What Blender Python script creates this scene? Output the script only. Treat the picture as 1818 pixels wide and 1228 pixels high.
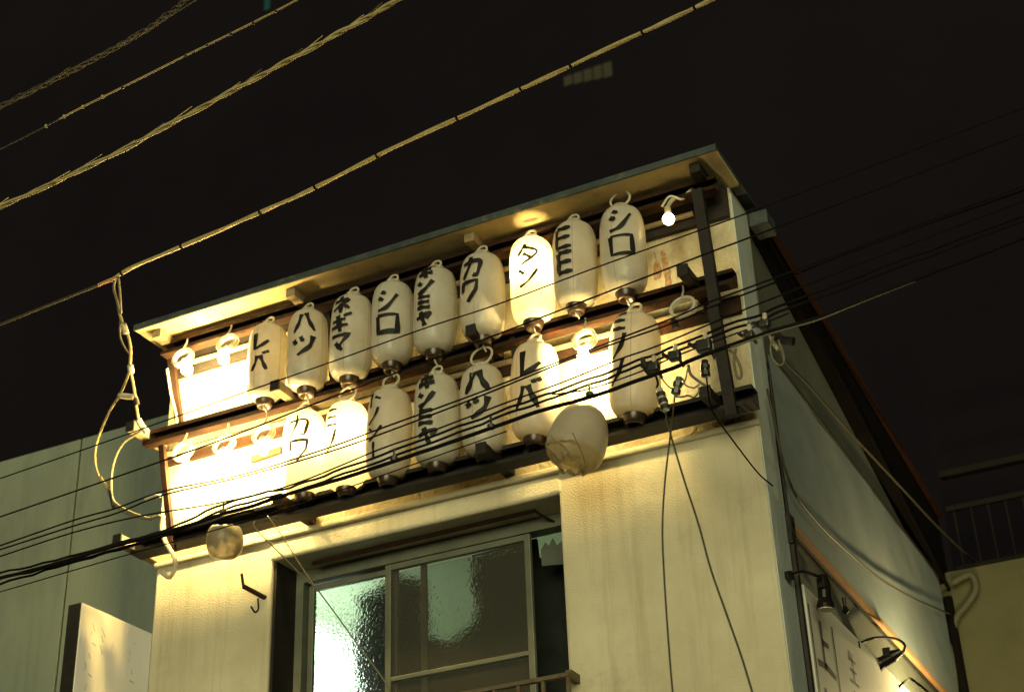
import bpy, bmesh, math, random
from mathutils import Vector, Matrix, noise as mnoise

random.seed(7)
for o in list(bpy.data.objects):
    bpy.data.objects.remove(o)
scene = bpy.context.scene
col = scene.collection

# ------------------------------------------------------------------ camera
F = 2816.256 / 1818.0
RIGHT = Vector((0.894108, 0.446415, -0.035840))
DOWN = Vector((-0.246254, 0.423210, -0.871925))
FWD = Vector((-0.374072, 0.788421, 0.488327))
CAM = Vector((0, -7, 1.55))
cd = bpy.data.cameras.new('camera')
cam = bpy.data.objects.new('camera', cd)
col.objects.link(cam)
M4 = Matrix.Identity(4)
for i in range(3):
    M4[i][0], M4[i][1], M4[i][2], M4[i][3] = RIGHT[i], -DOWN[i], -FWD[i], CAM[i]
cam.matrix_world = M4
cd.sensor_width = 36
cd.lens = 36 * F
cd.clip_end = 500
cd.dof.use_dof = True
cd.dof.focus_distance = 7.9
cd.dof.aperture_fstop = 2.4
scene.camera = cam

# ------------------------------------------------------------------ world: night sky, one low weak sun standing for the glow of the street
SUN_AZ, SUN_EL = math.radians(15), math.radians(3)
world = bpy.data.worlds.new('World')
scene.world = world
world.use_nodes = True
wn = world.node_tree
wn.nodes.clear()
wo = wn.nodes.new('ShaderNodeOutputWorld')
bg = wn.nodes.new('ShaderNodeBackground')
sky = wn.nodes.new('ShaderNodeTexSky')
sky.sky_type = 'NISHITA'
sky.sun_disc = False
sky.sun_elevation = SUN_EL
sky.sun_rotation = math.radians(180) - SUN_AZ
mx = wn.nodes.new('ShaderNodeMix')
mx.data_type = 'RGBA'
mx.inputs[0].default_value = 0.997
wn.links.new(sky.outputs[0], mx.inputs[6])
mx.inputs[7].default_value = (0.112, 0.084, 0.073, 1)
wn.links.new(mx.outputs[2], bg.inputs[0])
bg.inputs[1].default_value = 0.075
wn.links.new(bg.outputs[0], wo.inputs[0])

sl = bpy.data.lights.new('sun', 'SUN')
sl.energy = 2.4
sl.angle = math.radians(38)
sl.color = (1.0, 0.92, 0.53)
sun = bpy.data.objects.new('sun', sl)
col.objects.link(sun)
SD = Vector((math.sin(SUN_AZ) * math.cos(SUN_EL), -math.cos(SUN_AZ) * math.cos(SUN_EL), math.sin(SUN_EL)))
sun.rotation_euler = SD.to_track_quat('Z', 'Y').to_euler()
sun.location = (6, -14, 9)

scene.render.engine = 'CYCLES'
vs = scene.view_settings
vs.view_transform = 'Standard'
vs.look = 'None'
vs.exposure = 0.0
vs.gamma = 1.0
scene.cycles.sample_clamp_indirect = 4

# ------------------------------------------------------------------ helpers
def ray(x, y):
    return RIGHT * ((x - 909) / 1818 / F) + DOWN * ((y - 614) / 1818 / F) + FWD

def fy(x, y, Y):                       # point of the photograph on a plane parallel to the facade
    r = ray(x, y)
    return CAM + r * ((Y - CAM.y) / r.y)

def fx(x, y, X):                       # ... on a plane parallel to the side wall
    r = ray(x, y)
    return CAM + r * ((X - CAM.x) / r.x)

class G:
    def __init__(s):
        s.v, s.f = [], []
    def add(s, vs_, fs_):
        n = len(s.v)
        s.v += [tuple(p) for p in vs_]
        s.f += [tuple(i + n for i in f) for f in fs_]
        return s
    def box(s, x0, x1, y0, y1, z0, z1):
        return s.add([(x0, y0, z0), (x1, y0, z0), (x1, y1, z0), (x0, y1, z0), (x0, y0, z1), (x1, y0, z1), (x1, y1, z1), (x0, y1, z1)],
                     [(0, 3, 2, 1), (4, 5, 6, 7), (0, 1, 5, 4), (1, 2, 6, 5), (2, 3, 7, 6), (3, 0, 4, 7)])
    def prism(s, pts, d):              # closed polygon (3-d points) extruded by d
        n = len(pts)
        d = Vector(d)
        a = [Vector(p) for p in pts]
        return s.add(a + [p + d for p in a], [tuple(range(n - 1, -1, -1)), tuple(range(n, 2 * n))] +
                     [(i, (i + 1) % n, (i + 1) % n + n, i + n) for i in range(n)])
    def tube(s, pts, r, seg=6, cap=True):
        pts = [Vector(p) for p in pts]
        vs_, fs_ = [], []
        up = None
        n = len(pts)
        for i, p in enumerate(pts):
            t = (pts[min(i + 1, n - 1)] - pts[max(i - 1, 0)]).normalized()
            if up is None:
                up = Vector((0, 0, 1)) if abs(t.z) < .9 else Vector((1, 0, 0))
            a = t.cross(up).normalized()
            b = a.cross(t).normalized()
            up = b
            rr = r[i] if isinstance(r, (list, tuple)) else r
            for k in range(seg):
                w = 2 * math.pi * k / seg
                vs_.append(p + a * (rr * math.cos(w)) + b * (rr * math.sin(w)))
        for i in range(n - 1):
            for k in range(seg):
                fs_.append((i * seg + k, i * seg + (k + 1) % seg, (i + 1) * seg + (k + 1) % seg, (i + 1) * seg + k))
        if cap:
            fs_.append(tuple(range(seg - 1, -1, -1)))
            fs_.append(tuple((n - 1) * seg + k for k in range(seg)))
        return s.add(vs_, fs_)
    def lathe(s, prof, seg=24, c=(0, 0, 0), close=False):
        vs_, fs_ = [], []
        for r, z in prof:
            for k in range(seg):
                w = 2 * math.pi * k / seg
                vs_.append((c[0] + r * math.cos(w), c[1] + r * math.sin(w), c[2] + z))
        m = len(prof)
        for i in range(m - 1):
            for k in range(seg):
                fs_.append((i * seg + k, i * seg + (k + 1) % seg, (i + 1) * seg + (k + 1) % seg, (i + 1) * seg + k))
        if close:
            fs_.append(tuple(range(seg - 1, -1, -1)))
            fs_.append(tuple((m - 1) * seg + k for k in range(seg)))
        return s.add(vs_, fs_)

def ring_pts(c, r, ax, n=20, a0=0, a1=2 * math.pi, sq=1.0):
    u, w = ax
    return [Vector(c) + Vector(u) * (r * math.cos(a0 + (a1 - a0) * i / n)) + Vector(w) * (sq * r * math.sin(a0 + (a1 - a0) * i / n)) for i in range(n + 1)]

ORIG = {}
def obj(name, g, mat, parent=None, smooth=False, origin=None):
    if parent is not None:
        base = ORIG.get(parent.name, Vector((0, 0, 0)))
    else:
        base = Vector(origin) if origin is not None else Vector((0, 0, 0))
    me = bpy.data.meshes.new(name)
    me.from_pydata([(v[0] - base.x, v[1] - base.y, v[2] - base.z) for v in g.v], [], g.f)
    bm = bmesh.new()
    bm.from_mesh(me)
    if not getattr(g, 'open', False):
        bmesh.ops.recalc_face_normals(bm, faces=bm.faces)
    bm.to_mesh(me)
    bm.free()
    if smooth:
        me.polygons.foreach_set('use_smooth', [True] * len(me.polygons))
    me.materials.append(M[mat] if isinstance(mat, str) else mat)
    o = bpy.data.objects.new(name, me)
    col.objects.link(o)
    if parent is not None:
        o.parent = parent
    else:
        o.location = base
    ORIG[o.name] = base
    return o

def thing(name, label, cat, loc=(0, 0, 0), group=None):
    o = bpy.data.objects.new(name, None)
    o.empty_display_size = .1
    col.objects.link(o)
    o.location = loc
    ORIG[o.name] = Vector(loc)
    return tag(o, label, cat, group)

def tag(o, label=None, cat=None, group=None, kind=None):
    if label: o['label'] = label
    if cat: o['category'] = cat
    if group: o['group'] = group
    if kind: o['kind'] = kind
    return o

def bevel(o, w=.006, seg=2):
    m = o.modifiers.new('bevel', 'BEVEL')
    m.width = w
    m.segments = seg
    m.limit_method = 'ANGLE'
    return o

def smooth_path(pts, sub=6):           # Catmull-Rom
    pts = [Vector(p) for p in pts]
    P = [pts[0] * 2 - pts[1]] + pts + [pts[-1] * 2 - pts[-2]]
    out = []
    for i in range(1, len(P) - 2):
        a, b, c, d = P[i - 1], P[i], P[i + 1], P[i + 2]
        for k in range(sub):
            t = k / sub
            out.append(.5 * ((2 * b) + (c - a) * t + (2 * a - 5 * b + 4 * c - d) * t * t + (3 * b - a - 3 * c + d) * t ** 3))
    out.append(pts[-1])
    return out

# ------------------------------------------------------------------ materials
M = {}
def mat(name):
    m = bpy.data.materials.new(name)
    m.use_nodes = True
    M[name] = m
    nt = m.node_tree
    return m, nt, nt.nodes['Principled BSDF']

def N(nt, t, **kw):
    n = nt.nodes.new(t)
    for k, v in kw.items():
        if k.startswith('i_'):
            n.inputs[k[2:].replace('_', ' ')].default_value = v
        else:
            setattr(n, k, v)
    return n

def worn(name, c1, c2, scale=4, rough=.7, bump=.0, bscale=60, metal=0, spec=.3, stain=None, stain_scale=3, stain_lo=.55, stain_hi=.72, streak=1.0):
    m, nt, b = mat(name)
    L = nt.links
    tc = N(nt, 'ShaderNodeTexCoord')
    mp = N(nt, 'ShaderNodeMapping')
    mp.inputs['Scale'].default_value = (1, 1, streak)
    L.new(tc.outputs['Object'], mp.inputs[0])
    n1 = N(nt, 'ShaderNodeTexNoise', i_Scale=scale, i_Detail=6.0, i_Roughness=.6)
    L.new(mp.outputs[0], n1.inputs['Vector'])
    r = N(nt, 'ShaderNodeValToRGB')
    r.color_ramp.elements[0].position = .3
    r.color_ramp.elements[1].position = .7
    r.color_ramp.elements[0].color = (*c1, 1)
    r.color_ramp.elements[1].color = (*c2, 1)
    L.new(n1.outputs[0], r.inputs[0])
    out = r.outputs[0]
    if stain:
        n2 = N(nt, 'ShaderNodeTexNoise', i_Scale=stain_scale, i_Detail=8.0, i_Roughness=.65)
        L.new(mp.outputs[0], n2.inputs['Vector'])
        r2 = N(nt, 'ShaderNodeValToRGB')
        r2.color_ramp.elements[0].position = stain_lo
        r2.color_ramp.elements[1].position = stain_hi
        L.new(n2.outputs[0], r2.inputs[0])
        mm = N(nt, 'ShaderNodeMix', data_type='RGBA')
        L.new(r2.outputs[0], mm.inputs[0])
        L.new(out, mm.inputs[6])
        mm.inputs[7].default_value = (*stain, 1)
        out = mm.outputs[2]
    L.new(out, b.inputs['Base Color'])
    b.inputs['Roughness'].default_value = rough
    b.inputs['Metallic'].default_value = metal
    b.inputs['Specular IOR Level'].default_value = spec
    if bump:
        n3 = N(nt, 'ShaderNodeTexNoise', i_Scale=bscale, i_Detail=4.0)
        L.new(tc.outputs['Object'], n3.inputs['Vector'])
        bp = N(nt, 'ShaderNodeBump', i_Strength=bump, i_Distance=.01)
        L.new(n3.outputs[0], bp.inputs['Height'])
        L.new(bp.outputs[0], b.inputs['Normal'])
    return m

worn('plaster', (.60, .55, .38), (.74, .69, .50), 3, .9, .5, 110, stain=(.40, .35, .22), stain_scale=2.2, stain_lo=.56, stain_hi=.8)
def streaks(name, colr, amount):
    nt = M[name].node_tree
    b_ = nt.nodes['Principled BSDF']
    src = b_.inputs['Base Color'].links[0].from_socket
    tc_ = N(nt, 'ShaderNodeTexCoord')
    mp_ = N(nt, 'ShaderNodeMapping')
    mp_.inputs['Scale'].default_value = (9, 9, .55)
    nt.links.new(tc_.outputs['Object'], mp_.inputs[0])
    n_ = N(nt, 'ShaderNodeTexNoise', i_Scale=1.0, i_Detail=7.0, i_Roughness=.7)
    nt.links.new(mp_.outputs[0], n_.inputs['Vector'])
    r_ = N(nt, 'ShaderNodeValToRGB')
    r_.color_ramp.elements[0].position = .52
    r_.color_ramp.elements[1].position = .78
    r_.color_ramp.elements[1].color = (amount, amount, amount, 1)
    nt.links.new(n_.outputs[0], r_.inputs[0])
    m_ = N(nt, 'ShaderNodeMix', data_type='RGBA')
    nt.links.new(r_.outputs[0], m_.inputs[0])
    nt.links.new(src, m_.inputs[6])
    m_.inputs[7].default_value = (*colr, 1)
    nt.links.new(m_.outputs[2], b_.inputs['Base Color'])
streaks('plaster', (.30, .25, .14), .55)
worn('plaster_top', (.46, .42, .28), (.62, .57, .40), 5, .9, .8, 38, stain=(.24, .18, .09), stain_scale=4.0, stain_lo=.47, stain_hi=.72, streak=.6)
worn('plaster_blue_shade', (.46, .56, .54), (.60, .68, .64), 6, .9, .6, 45, stain=(.16, .20, .19), stain_scale=5, stain_lo=.55, stain_hi=.75, streak=.4)  # same plaster; the bluish light on its shaded return is in the colour
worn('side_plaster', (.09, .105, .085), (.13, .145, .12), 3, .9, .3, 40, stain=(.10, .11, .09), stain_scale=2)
worn('tarp', (.21, .265, .28), (.31, .365, .365), 1.5, .6, .25, 5, stain=(.27, .30, .28), stain_scale=1.6, streak=2.2)
worn('sign_white', (.60, .62, .56), (.70, .70, .62), 3, .5, .05, 20, stain=(.40, .40, .34), stain_scale=5, stain_lo=.6, stain_hi=.8)
worn('box_sign', (.72, .66, .42), (.82, .76, .52), 3, .5, 0, stain=(.45, .38, .22), stain_scale=7, stain_lo=.62, stain_hi=.8, streak=.5)
worn('siding', (.15, .19, .16), (.19, .23, .19), 1.4, .7, .08, 20, stain=(.09, .11, .105), stain_scale=.9, stain_lo=.5, stain_hi=.75, streak=.5)
streaks('siding', (.07, .085, .075), .6)
streaks('tarp', (.24, .26, .22), .5)
worn('joint_dark', (.03, .03, .025), (.04, .04, .03), 5, .9)
worn('rack_steel', (.018, .011, .008), (.036, .016, .008), 14, .7, .3, 60, spec=.15, stain=(.10, .028, .008), stain_scale=9, stain_lo=.55, stain_hi=.8)
worn('rack_black', (.012, .011, .010), (.025, .02, .016), 14, .6, .2, 60, stain=(.06, .03, .015), stain_scale=9, stain_lo=.62, stain_hi=.8)
worn('arm_wood', (.24, .19, .11), (.36, .29, .17), 12, .8, .2, 50, stain=(.12, .07, .03), stain_scale=12, stain_lo=.55, stain_hi=.75)
worn('eave_board', (.55, .45, .24), (.68, .57, .32), 6, .8, .25, 30, stain=(.30, .20, .08), stain_scale=4)
worn('flashing', (.035, .05, .05), (.07, .09, .085), 10, .5, .1, 40, stain=(.16, .17, .15), stain_scale=12, stain_lo=.58, stain_hi=.75)
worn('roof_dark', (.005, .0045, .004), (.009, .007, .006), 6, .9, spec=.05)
worn('roof_rim', (.028, .011, .008), (.04, .016, .011), 8, .8, spec=.1)
worn('wire_black', (.009, .0078, .0082), (.013, .0115, .012), 20, .8, spec=.02)
worn('wire_pale', (.30, .25, .11), (.44, .37, .17), 25, .6)
worn('wire_dim', (.045, .042, .03), (.07, .064, .042), 25, .6)
worn('wire_grey', (.13, .12, .075), (.2, .18, .11), 25, .6)
worn('insulator', (.42, .39, .28), (.6, .56, .42), 20, .3, spec=.6)
worn('clamp_black', (.015, .015, .015), (.03, .03, .028), 30, .35, spec=.6)
worn('aluminium', (.13, .145, .11), (.19, .20, .15), 8, .45, metal=.2)
worn('cap_brown', (.020, .013, .009), (.05, .03, .018), 30, .3, spec=.6)
worn('seam_line', (.42, .38, .27), (.55, .50, .38), 30, .7)
worn('ink', (.006, .006, .006), (.016, .015, .014), 60, .55)
worn('rust_mark', (.22, .10, .045), (.50, .36, .20), 40, .8)
worn('ink_red', (.10, .018, .008), (.16, .03, .012), 60, .6)
worn('sign_faint', (.50, .45, .32), (.62, .57, .42), 60, .7)
worn('ink_faded', (.10, .10, .085), (.2, .2, .17), 60, .7)
worn('asphalt', (.04, .04, .04), (.06, .06, .058), 8, .9, .4, 120)
worn('wall_back', (.055, .056, .028), (.085, .083, .042), 2, .9, .4, 30, stain=(.07, .07, .045), stain_scale=2)
worn('pipe_dull', (.05, .05, .032), (.08, .078, .048), 4, .7)
worn('far_dark', (.0076, .0066, .0100), (.0106, .0094, .0138), .10, .95, spec=0)
worn('far_rail', (.009, .0085, .007), (.013, .012, .009), 5, .8, spec=.1)
worn('coat', (.008, .012, .012), (.02, .022, .02), 8, .95)
worn('room_white', (.68, .76, .60), (.8, .86, .70), 1, .9)
worn('room_dark', (.02, .022, .02), (.03, .03, .028), 3, .9)
worn('rust_guard', (.09, .075, .045), (.17, .14, .08), 15, .7, .3, 50, stain=(.16, .06, .025), stain_scale=9)
worn('lamp_black', (.015, .014, .012), (.03, .027, .022), 15, .3, metal=.6)
worn('orange_trim', (.40, .22, .10), (.5, .28, .13), 6, .7)
worn('sock', (.5, .44, .3), (.62, .56, .4), 10, .6)

def shell(name, tint, trans, dirt):
    m, nt, b = mat(name)
    L = nt.links
    nt.nodes.remove(b)
    out = nt.nodes['Material Output']
    tc = N(nt, 'ShaderNodeTexCoord')
    n1 = N(nt, 'ShaderNodeTexNoise', i_Scale=9.0, i_Detail=6.0, i_Roughness=.65)
    L.new(tc.outputs['Object'], n1.inputs['Vector'])
    r = N(nt, 'ShaderNodeValToRGB')
    r.color_ramp.elements[0].position = .35
    r.color_ramp.elements[1].position = .62
    r.color_ramp.elements[0].color = (*dirt, 1)
    r.color_ramp.elements[1].color = (*tint, 1)
    L.new(n1.outputs[0], r.inputs[0])
    n3 = N(nt, 'ShaderNodeTexNoise', i_Scale=16.0, i_Detail=3.0)
    L.new(tc.outputs['Object'], n3.inputs['Vector'])
    bp = N(nt, 'ShaderNodeBump', i_Strength=.25, i_Distance=.01)
    L.new(n3.outputs[0], bp.inputs['Height'])
    d = N(nt, 'ShaderNodeBsdfDiffuse')
    L.new(r.outputs[0], d.inputs['Color'])
    L.new(bp.outputs[0], d.inputs['Normal'])
    t = N(nt, 'ShaderNodeBsdfTranslucent')
    t.inputs['Color'].default_value = (*trans, 1)
    a = N(nt, 'ShaderNodeMixShader')
    a.inputs[0].default_value = .47
    L.new(d.outputs[0], a.inputs[1])
    L.new(t.outputs[0], a.inputs[2])
    gl = N(nt, 'ShaderNodeBsdfGlossy')
    gl.inputs['Roughness'].default_value = .28
    L.new(bp.outputs[0], gl.inputs['Normal'])
    fr = N(nt, 'ShaderNodeFresnel')
    fr.inputs[0].default_value = 1.4
    c = N(nt, 'ShaderNodeMixShader')
    L.new(fr.outputs[0], c.inputs[0])
    L.new(a.outputs[0], c.inputs[1])
    L.new(gl.outputs[0], c.inputs[2])
    L.new(c.outputs[0], out.inputs[0])
shell('lantern_plastic', (.90, .89, .81), (.90, .80, .52), (.74, .71, .60))
shell('lantern_grey', (.68, .66, .57), (.5, .44, .28), (.56, .53, .44))
shell('torn_film', (.62, .58, .40), (.5, .42, .2), (.46, .42, .27))
shell('lantern_dull', (.36, .34, .26), (.2, .17, .10), (.30, .28, .21))

def clear(name, tint, alpha, rough=.1):
    m, nt, b = mat(name)
    L = nt.links
    out = nt.nodes['Material Output']
    b.inputs['Base Color'].default_value = (*tint, 1)
    b.inputs['Roughness'].default_value = rough
    tr = N(nt, 'ShaderNodeBsdfTransparent')
    a = N(nt, 'ShaderNodeMixShader')
    a.inputs[0].default_value = alpha
    L.new(tr.outputs[0], a.inputs[1])
    L.new(b.outputs[0], a.inputs[2])
    L.new(a.outputs[0], out.inputs[0])
clear('clear_plastic', (.78, .74, .58), .5, .12)
clear('fly_screen', (.075, .075, .055), .34, .9)

def glow(name, c, s):
    m, nt, b = mat(name)
    nt.nodes.remove(b)
    e = N(nt, 'ShaderNodeEmission')
    e.inputs[0].default_value = (*c, 1)
    e.inputs[1].default_value = s
    nt.links.new(e.outputs[0], nt.nodes['Material Output'].inputs[0])
WARM = (1.0, .70, .25)
glow('bulb_bright', WARM, 1300)
glow('bulb_inner', WARM, 520)
glow('bulb_soft', WARM, 12)
glow('tube_lamp', (.86, 1.0, .84), 6.0)
glow('far_window', (1.0, .85, .36), .038)
glow('far_green', (.25, .8, .6), .05)
glow('spot_bulb', (1.0, .76, .34), 1000)

m, nt, b = mat('frosted')
b.inputs['Base Color'].default_value = (.85, .95, .88, 1)
b.inputs['Transmission Weight'].default_value = 1
b.inputs['IOR'].default_value = 1.25
b.inputs['Roughness'].default_value = .24
tc = N(nt, 'ShaderNodeTexCoord')
vo = N(nt, 'ShaderNodeTexNoise', i_Scale=60.0, i_Detail=1.0)
nt.links.new(tc.outputs['Object'], vo.inputs['Vector'])
bp = N(nt, 'ShaderNodeBump', i_Strength=.8, i_Distance=.012)
nt.links.new(vo.outputs[0], bp.inputs['Height'])
nt.links.new(bp.outputs[0], b.inputs['Normal'])

# ------------------------------------------------------------------ dimensions of the place (metres; facade plane is y = 0)
XL, XR = -5.70, -1.97          # facade edges
Z_EAVE, Z_MID, Z_BOT = 6.50, 5.84, 5.12
WX0, WX1 = -4.88, -3.085       # window opening
Z_HEAD = 4.93
Z_TOPROW, LY = 6.42, -.24

# ------------------------------------------------------------------ setting
tag(obj('road', G().box(-60, 60, -40, 60, -.3, 0), 'asphalt'), kind='structure')

# ------------------------------------------------------------------ the corner building with the lanterns
B = thing('corner_building', 'narrow two-storey cream plaster building carrying the rows of lanterns', 'building', (XL, 0, 0))
bevel(obj('pier', G().box(XL, WX0, 0, .35, 0, 5.06), 'plaster', B), .012)
bevel(obj('pier', G().box(WX1, XR, 0, .26, 0, 5.06), 'plaster', B), .012)
obj('pier_side', G().box(XR, XR + .006, .004, .262, 0, 6.46), 'plaster_blue_shade', B)
bevel(obj('lintel', G().box(WX0 - .02, WX1 + .02, -.006, .34, Z_HEAD, 5.045), 'plaster', B), .02, 3)
bevel(obj('plaster_ledge', G().box(XL - .01, XR + .012, -.022, .05, 5.048, 5.085), 'plaster', B), .012, 3)
obj('upper_wall', G().box(XL, XR, .003, .30, 5.086, Z_EAVE), 'plaster_top', B)
obj('sill_wall', G().box(WX0, WX1, .05, .3, 0, 3.60), 'plaster', B)
# side wall with the roof falling to the back
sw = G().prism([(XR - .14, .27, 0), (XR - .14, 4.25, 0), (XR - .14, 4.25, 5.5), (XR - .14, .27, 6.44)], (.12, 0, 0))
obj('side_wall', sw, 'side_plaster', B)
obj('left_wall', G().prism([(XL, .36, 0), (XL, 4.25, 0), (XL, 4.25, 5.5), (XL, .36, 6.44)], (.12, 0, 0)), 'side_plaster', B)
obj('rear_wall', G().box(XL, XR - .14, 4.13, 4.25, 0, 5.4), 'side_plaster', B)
rf = obj('roof', G().prism([(XL, .30, 6.47), (XL, 4.4, 5.55), (XL, 4.4, 6.14), (XL, .30, 6.51)], (XR + .05 - XL, 0, 0)), 'roof_dark', B)  # depth grows rearward, taking the eave's shadow into the dark shape
obj('roof_rim', G().tube([(XR + .07, .34, 6.50), (XR + .07, 4.4, 6.15)], .022), 'roof_rim', rf)
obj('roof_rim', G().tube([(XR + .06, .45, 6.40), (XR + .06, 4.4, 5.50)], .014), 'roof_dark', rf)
gb = fx(1348, 390, XR + .06)
bevel(obj('gutter_end', G().box(XR + .01, XR + .12, gb.y - .05, gb.y + .12, gb.z - .06, gb.z + .03), 'flashing', rf), .01)
# eave over the lanterns
ev = obj('eave', G().box(XL - .03, XR + .05, -.345, .02, Z_EAVE + .004, Z_EAVE + .024), 'eave_board', B)
obj('eave_flashing', G().box(XL - .035, XR + .055, -.352, .3, Z_EAVE + .026, Z_EAVE + .046), 'flashing', ev)
obj('eave_lip', G().box(XL - .035, XR + .055, -.358, -.347, Z_EAVE + .002, Z_EAVE + .040), 'flashing', ev)
for x in (-5.6, -4.62, -3.42, -2.06):
    obj('eave_bracket', G().box(x - .03, x + .03, -.30, .0, Z_EAVE - .055, Z_EAVE + .002), 'arm_wood' if x < -2.5 else 'rack_black', ev)
# dark vertical gap and pipe at the side corner
for a, bq, r in (((1352, 640), (1386, 935), .009), ((1388, 935), (1408, 1228), .022)):
    p, q = fx(*a, XR + .012), fx(*bq, XR + .012)
    q2 = p + (q - p) * 1.0
    obj('drain_pipe', G().tube([(XR + .012, .285, p.z), (XR + .012, .285, q2.z if r < .02 else 0)], r, 8), 'rack_black', B)
obj('pipe_bracket', G().box(XR, XR + .03, .25, .33, 4.50, 4.66), 'rack_black', B)

# rust and mould streaks on the upper wall (stains with their own outlines, thin skins on the plaster)
for px, py, w, h in ((1165, 472, .018, .09), (1182, 490, .022, .17)):
    p = fy(px, py, 0)
    pts = []
    n = 44
    for i in range(n):
        a = 2 * math.pi * i / n
        k = 1 + .8 * mnoise.noise(Vector((math.cos(a) * 3.5, math.sin(a) * 3.5, px)))
        taper = .55 + .45 * math.cos(a * .5) if False else (1.0 if math.sin(a) < .2 else .6)
        pts.append((p.x + w * k * taper * math.cos(a) + .012 * math.sin(a * 2 + px), .0025, p.z + h * (1 + .25 * mnoise.noise(Vector((a * 2, px, 1)))) * math.sin(a)))
    obj('rust_stain', G().prism(pts, (0, -.001, 0)), 'rust_mark', B)

# ------------------------------------------------------------------ window
WY = .22
W = obj('window', G().box(WX0 + .02, WX0 + .07, WY, WY + .09, 3.62, Z_HEAD - .004).box(WX1 - .07, WX1 - .02, WY, WY + .09, 3.62, Z_HEAD - .004)
        .box(WX0 + .07, WX1 - .07, WY, WY + .09, Z_HEAD - .075, Z_HEAD - .004).box(WX0 + .02, WX1 - .02, WY - .01, WY + .1, 3.58, 3.62), 'aluminium', B)
obj('jamb_shade', G().box(WX0 + .001, WX0 + .019, .02, WY + .09, 3.6, Z_HEAD), 'rack_black', W)  # dark lining standing in for the shade on the left reveal
def sash(x0, x1, y, z0, z1, w=.035, bar=None):
    g = G().box(x0, x0 + w, y, y + .03, z0, z1).box(x1 - w, x1, y, y + .03, z0, z1).box(x0 + w, x1 - w, y, y + .03, z1 - w, z1).box(x0 + w, x1 - w, y, y + .03, z0, z0 + w)
    if bar:
        g.box(x0 + w, x1 - w, y, y + .03, bar - .013, bar + .013)
    bevel(obj('sash', g, 'aluminium', W), .004)
    return x0 + w, x1 - w, y, z0 + w, z1 - w
def py_x(px, py, Y):
    return fy(px, py, Y).x
mx0, mx1 = py_x(688, 1100, WY), py_x(941, 1060, WY)
a = sash(WX0 + .075, mx0 + .03, WY + .05, 3.63, Z_HEAD - .08)
obj('pane', G().box(a[0], a[1], a[2] + .012, a[2] + .017, a[3], a[4]), 'frosted', W)
a2 = sash(mx0 - .02, mx1 + .01, WY + .005, 3.63, Z_HEAD - .078, .036, fy(816, 1181, WY).z)
obj('pane', G().box(a2[0], a2[1], WY + .062, WY + .067, a2[3], a2[4]), 'frosted', W)
obj('fly_screen', G().box(a2[0], a2[1], WY + .018, WY + .020, a2[3], a2[4]), 'fly_screen', W)
xb = py_x(755, 1100, WY + .05)
obj('sash_stile', G().box(xb - .025, xb + .012, WY + .045, WY + .06, 3.64, Z_HEAD - .08), 'aluminium', W)
# room behind
rm = G()
rm.box(-5.5, -5.45, .36, 2.6, 3.4, 5.35).box(-5.45, -2.2, 2.55, 2.6, 3.4, 5.35).box(-5.45, -2.2, .36, 2.55, 5.15, 5.2).box(-2.25, -2.2, .36, 2.55, 3.4, 5.15).box(-5.45, -2.25, .36, 2.55, 3.4, 3.45)
obj('room', rm, 'room_white', B)

def sheet_from(pix, Y, thick, mat_, name, label, cat, wave=.02):
    pts = [fy(x, y, Y) for x, y in pix]
    g = G().prism([(p.x, Y, p.z) for p in pts], (0, thick, 0))
    o = obj(name, g, mat_, origin=(pts[0].x, Y, pts[0].z))
    return tag(o, label, cat)
sheet_from([(632, 1060), (655, 1050), (700, 1020), (752, 1028), (757, 1250), (640, 1250), (625, 1180), (628, 1120), (640, 1090)], .56, .03, 'coat', 'hanging_coat', 'dark garment silhouetted behind the left frosted window pane', 'garment')
sheet_from([(838, 985), (952, 955), (956, 990), (1040, 975), (1040, 1250), (757, 1250), (757, 1128), (800, 1138), (838, 1105), (845, 1070), (836, 1040)], .52, .02, 'coat', 'dark_curtain', 'dark curtain drawn behind the right frosted window pane', 'curtain')
sheet_from([(960, 975), (968, 962), (974, 968), (981, 955), (988, 968), (999, 958), (1004, 1000), (962, 1004)], .33, .01, 'side_plaster', 'cloth_scrap', 'scrap of grey cloth at the upper right of the window', 'cloth')
p = fy(556, 1196, 1.15)
L_ = thing('pendant_lamp', 'round white pendant lamp glowing behind the left frosted pane', 'lamp', p)
obj('globe', G().lathe([(.27 * math.sin(math.pi * i / 14), .25 * math.cos(math.pi * i / 14)) for i in range(15)], 24, p), 'tube_lamp', L_, True)
obj('cord', G().tube([p + Vector((0, 0, .24)), (p.x, p.y, 5.15)], .006), 'sign_white', L_)
# pipe and hook at the window head
p0, p1 = fy(555, 1000, .12), fy(950, 906, .12)
R_ = thing('curtain_pole', 'thin dark rod along the head of the window', 'rod', p0)
obj('rod', G().tube([p0, p1], .012, 8), 'rack_steel', R_)
obj('hook', G().tube(smooth_path([p1 + Vector((0, 0, .05)), p1, p1 + Vector((.06, .1, -.04)), p1 + Vector((.11, .14, -.07))]), .007), 'rack_steel', R_)
# bracket with a J hook left of the window
hk = [fy(429, 1018, -.05), fy(432, 1040, -.05), fy(470, 1060, 0), fy(499, 1069, .1)]
H_ = thing('hook_bracket', 'rusty iron bracket with a J hook on the wall left of the window', 'hook', hk[3])
obj('arm', G().tube([hk[0], hk[1]], .008).tube(hk[1:], .014, 8), 'rack_steel', H_)
obj('hook', G().tube(smooth_path([fy(458, 1062, 0), fy(459, 1080, 0), fy(453, 1086, 0), fy(446, 1076, 0)]), .006), 'rack_steel', H_)
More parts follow.
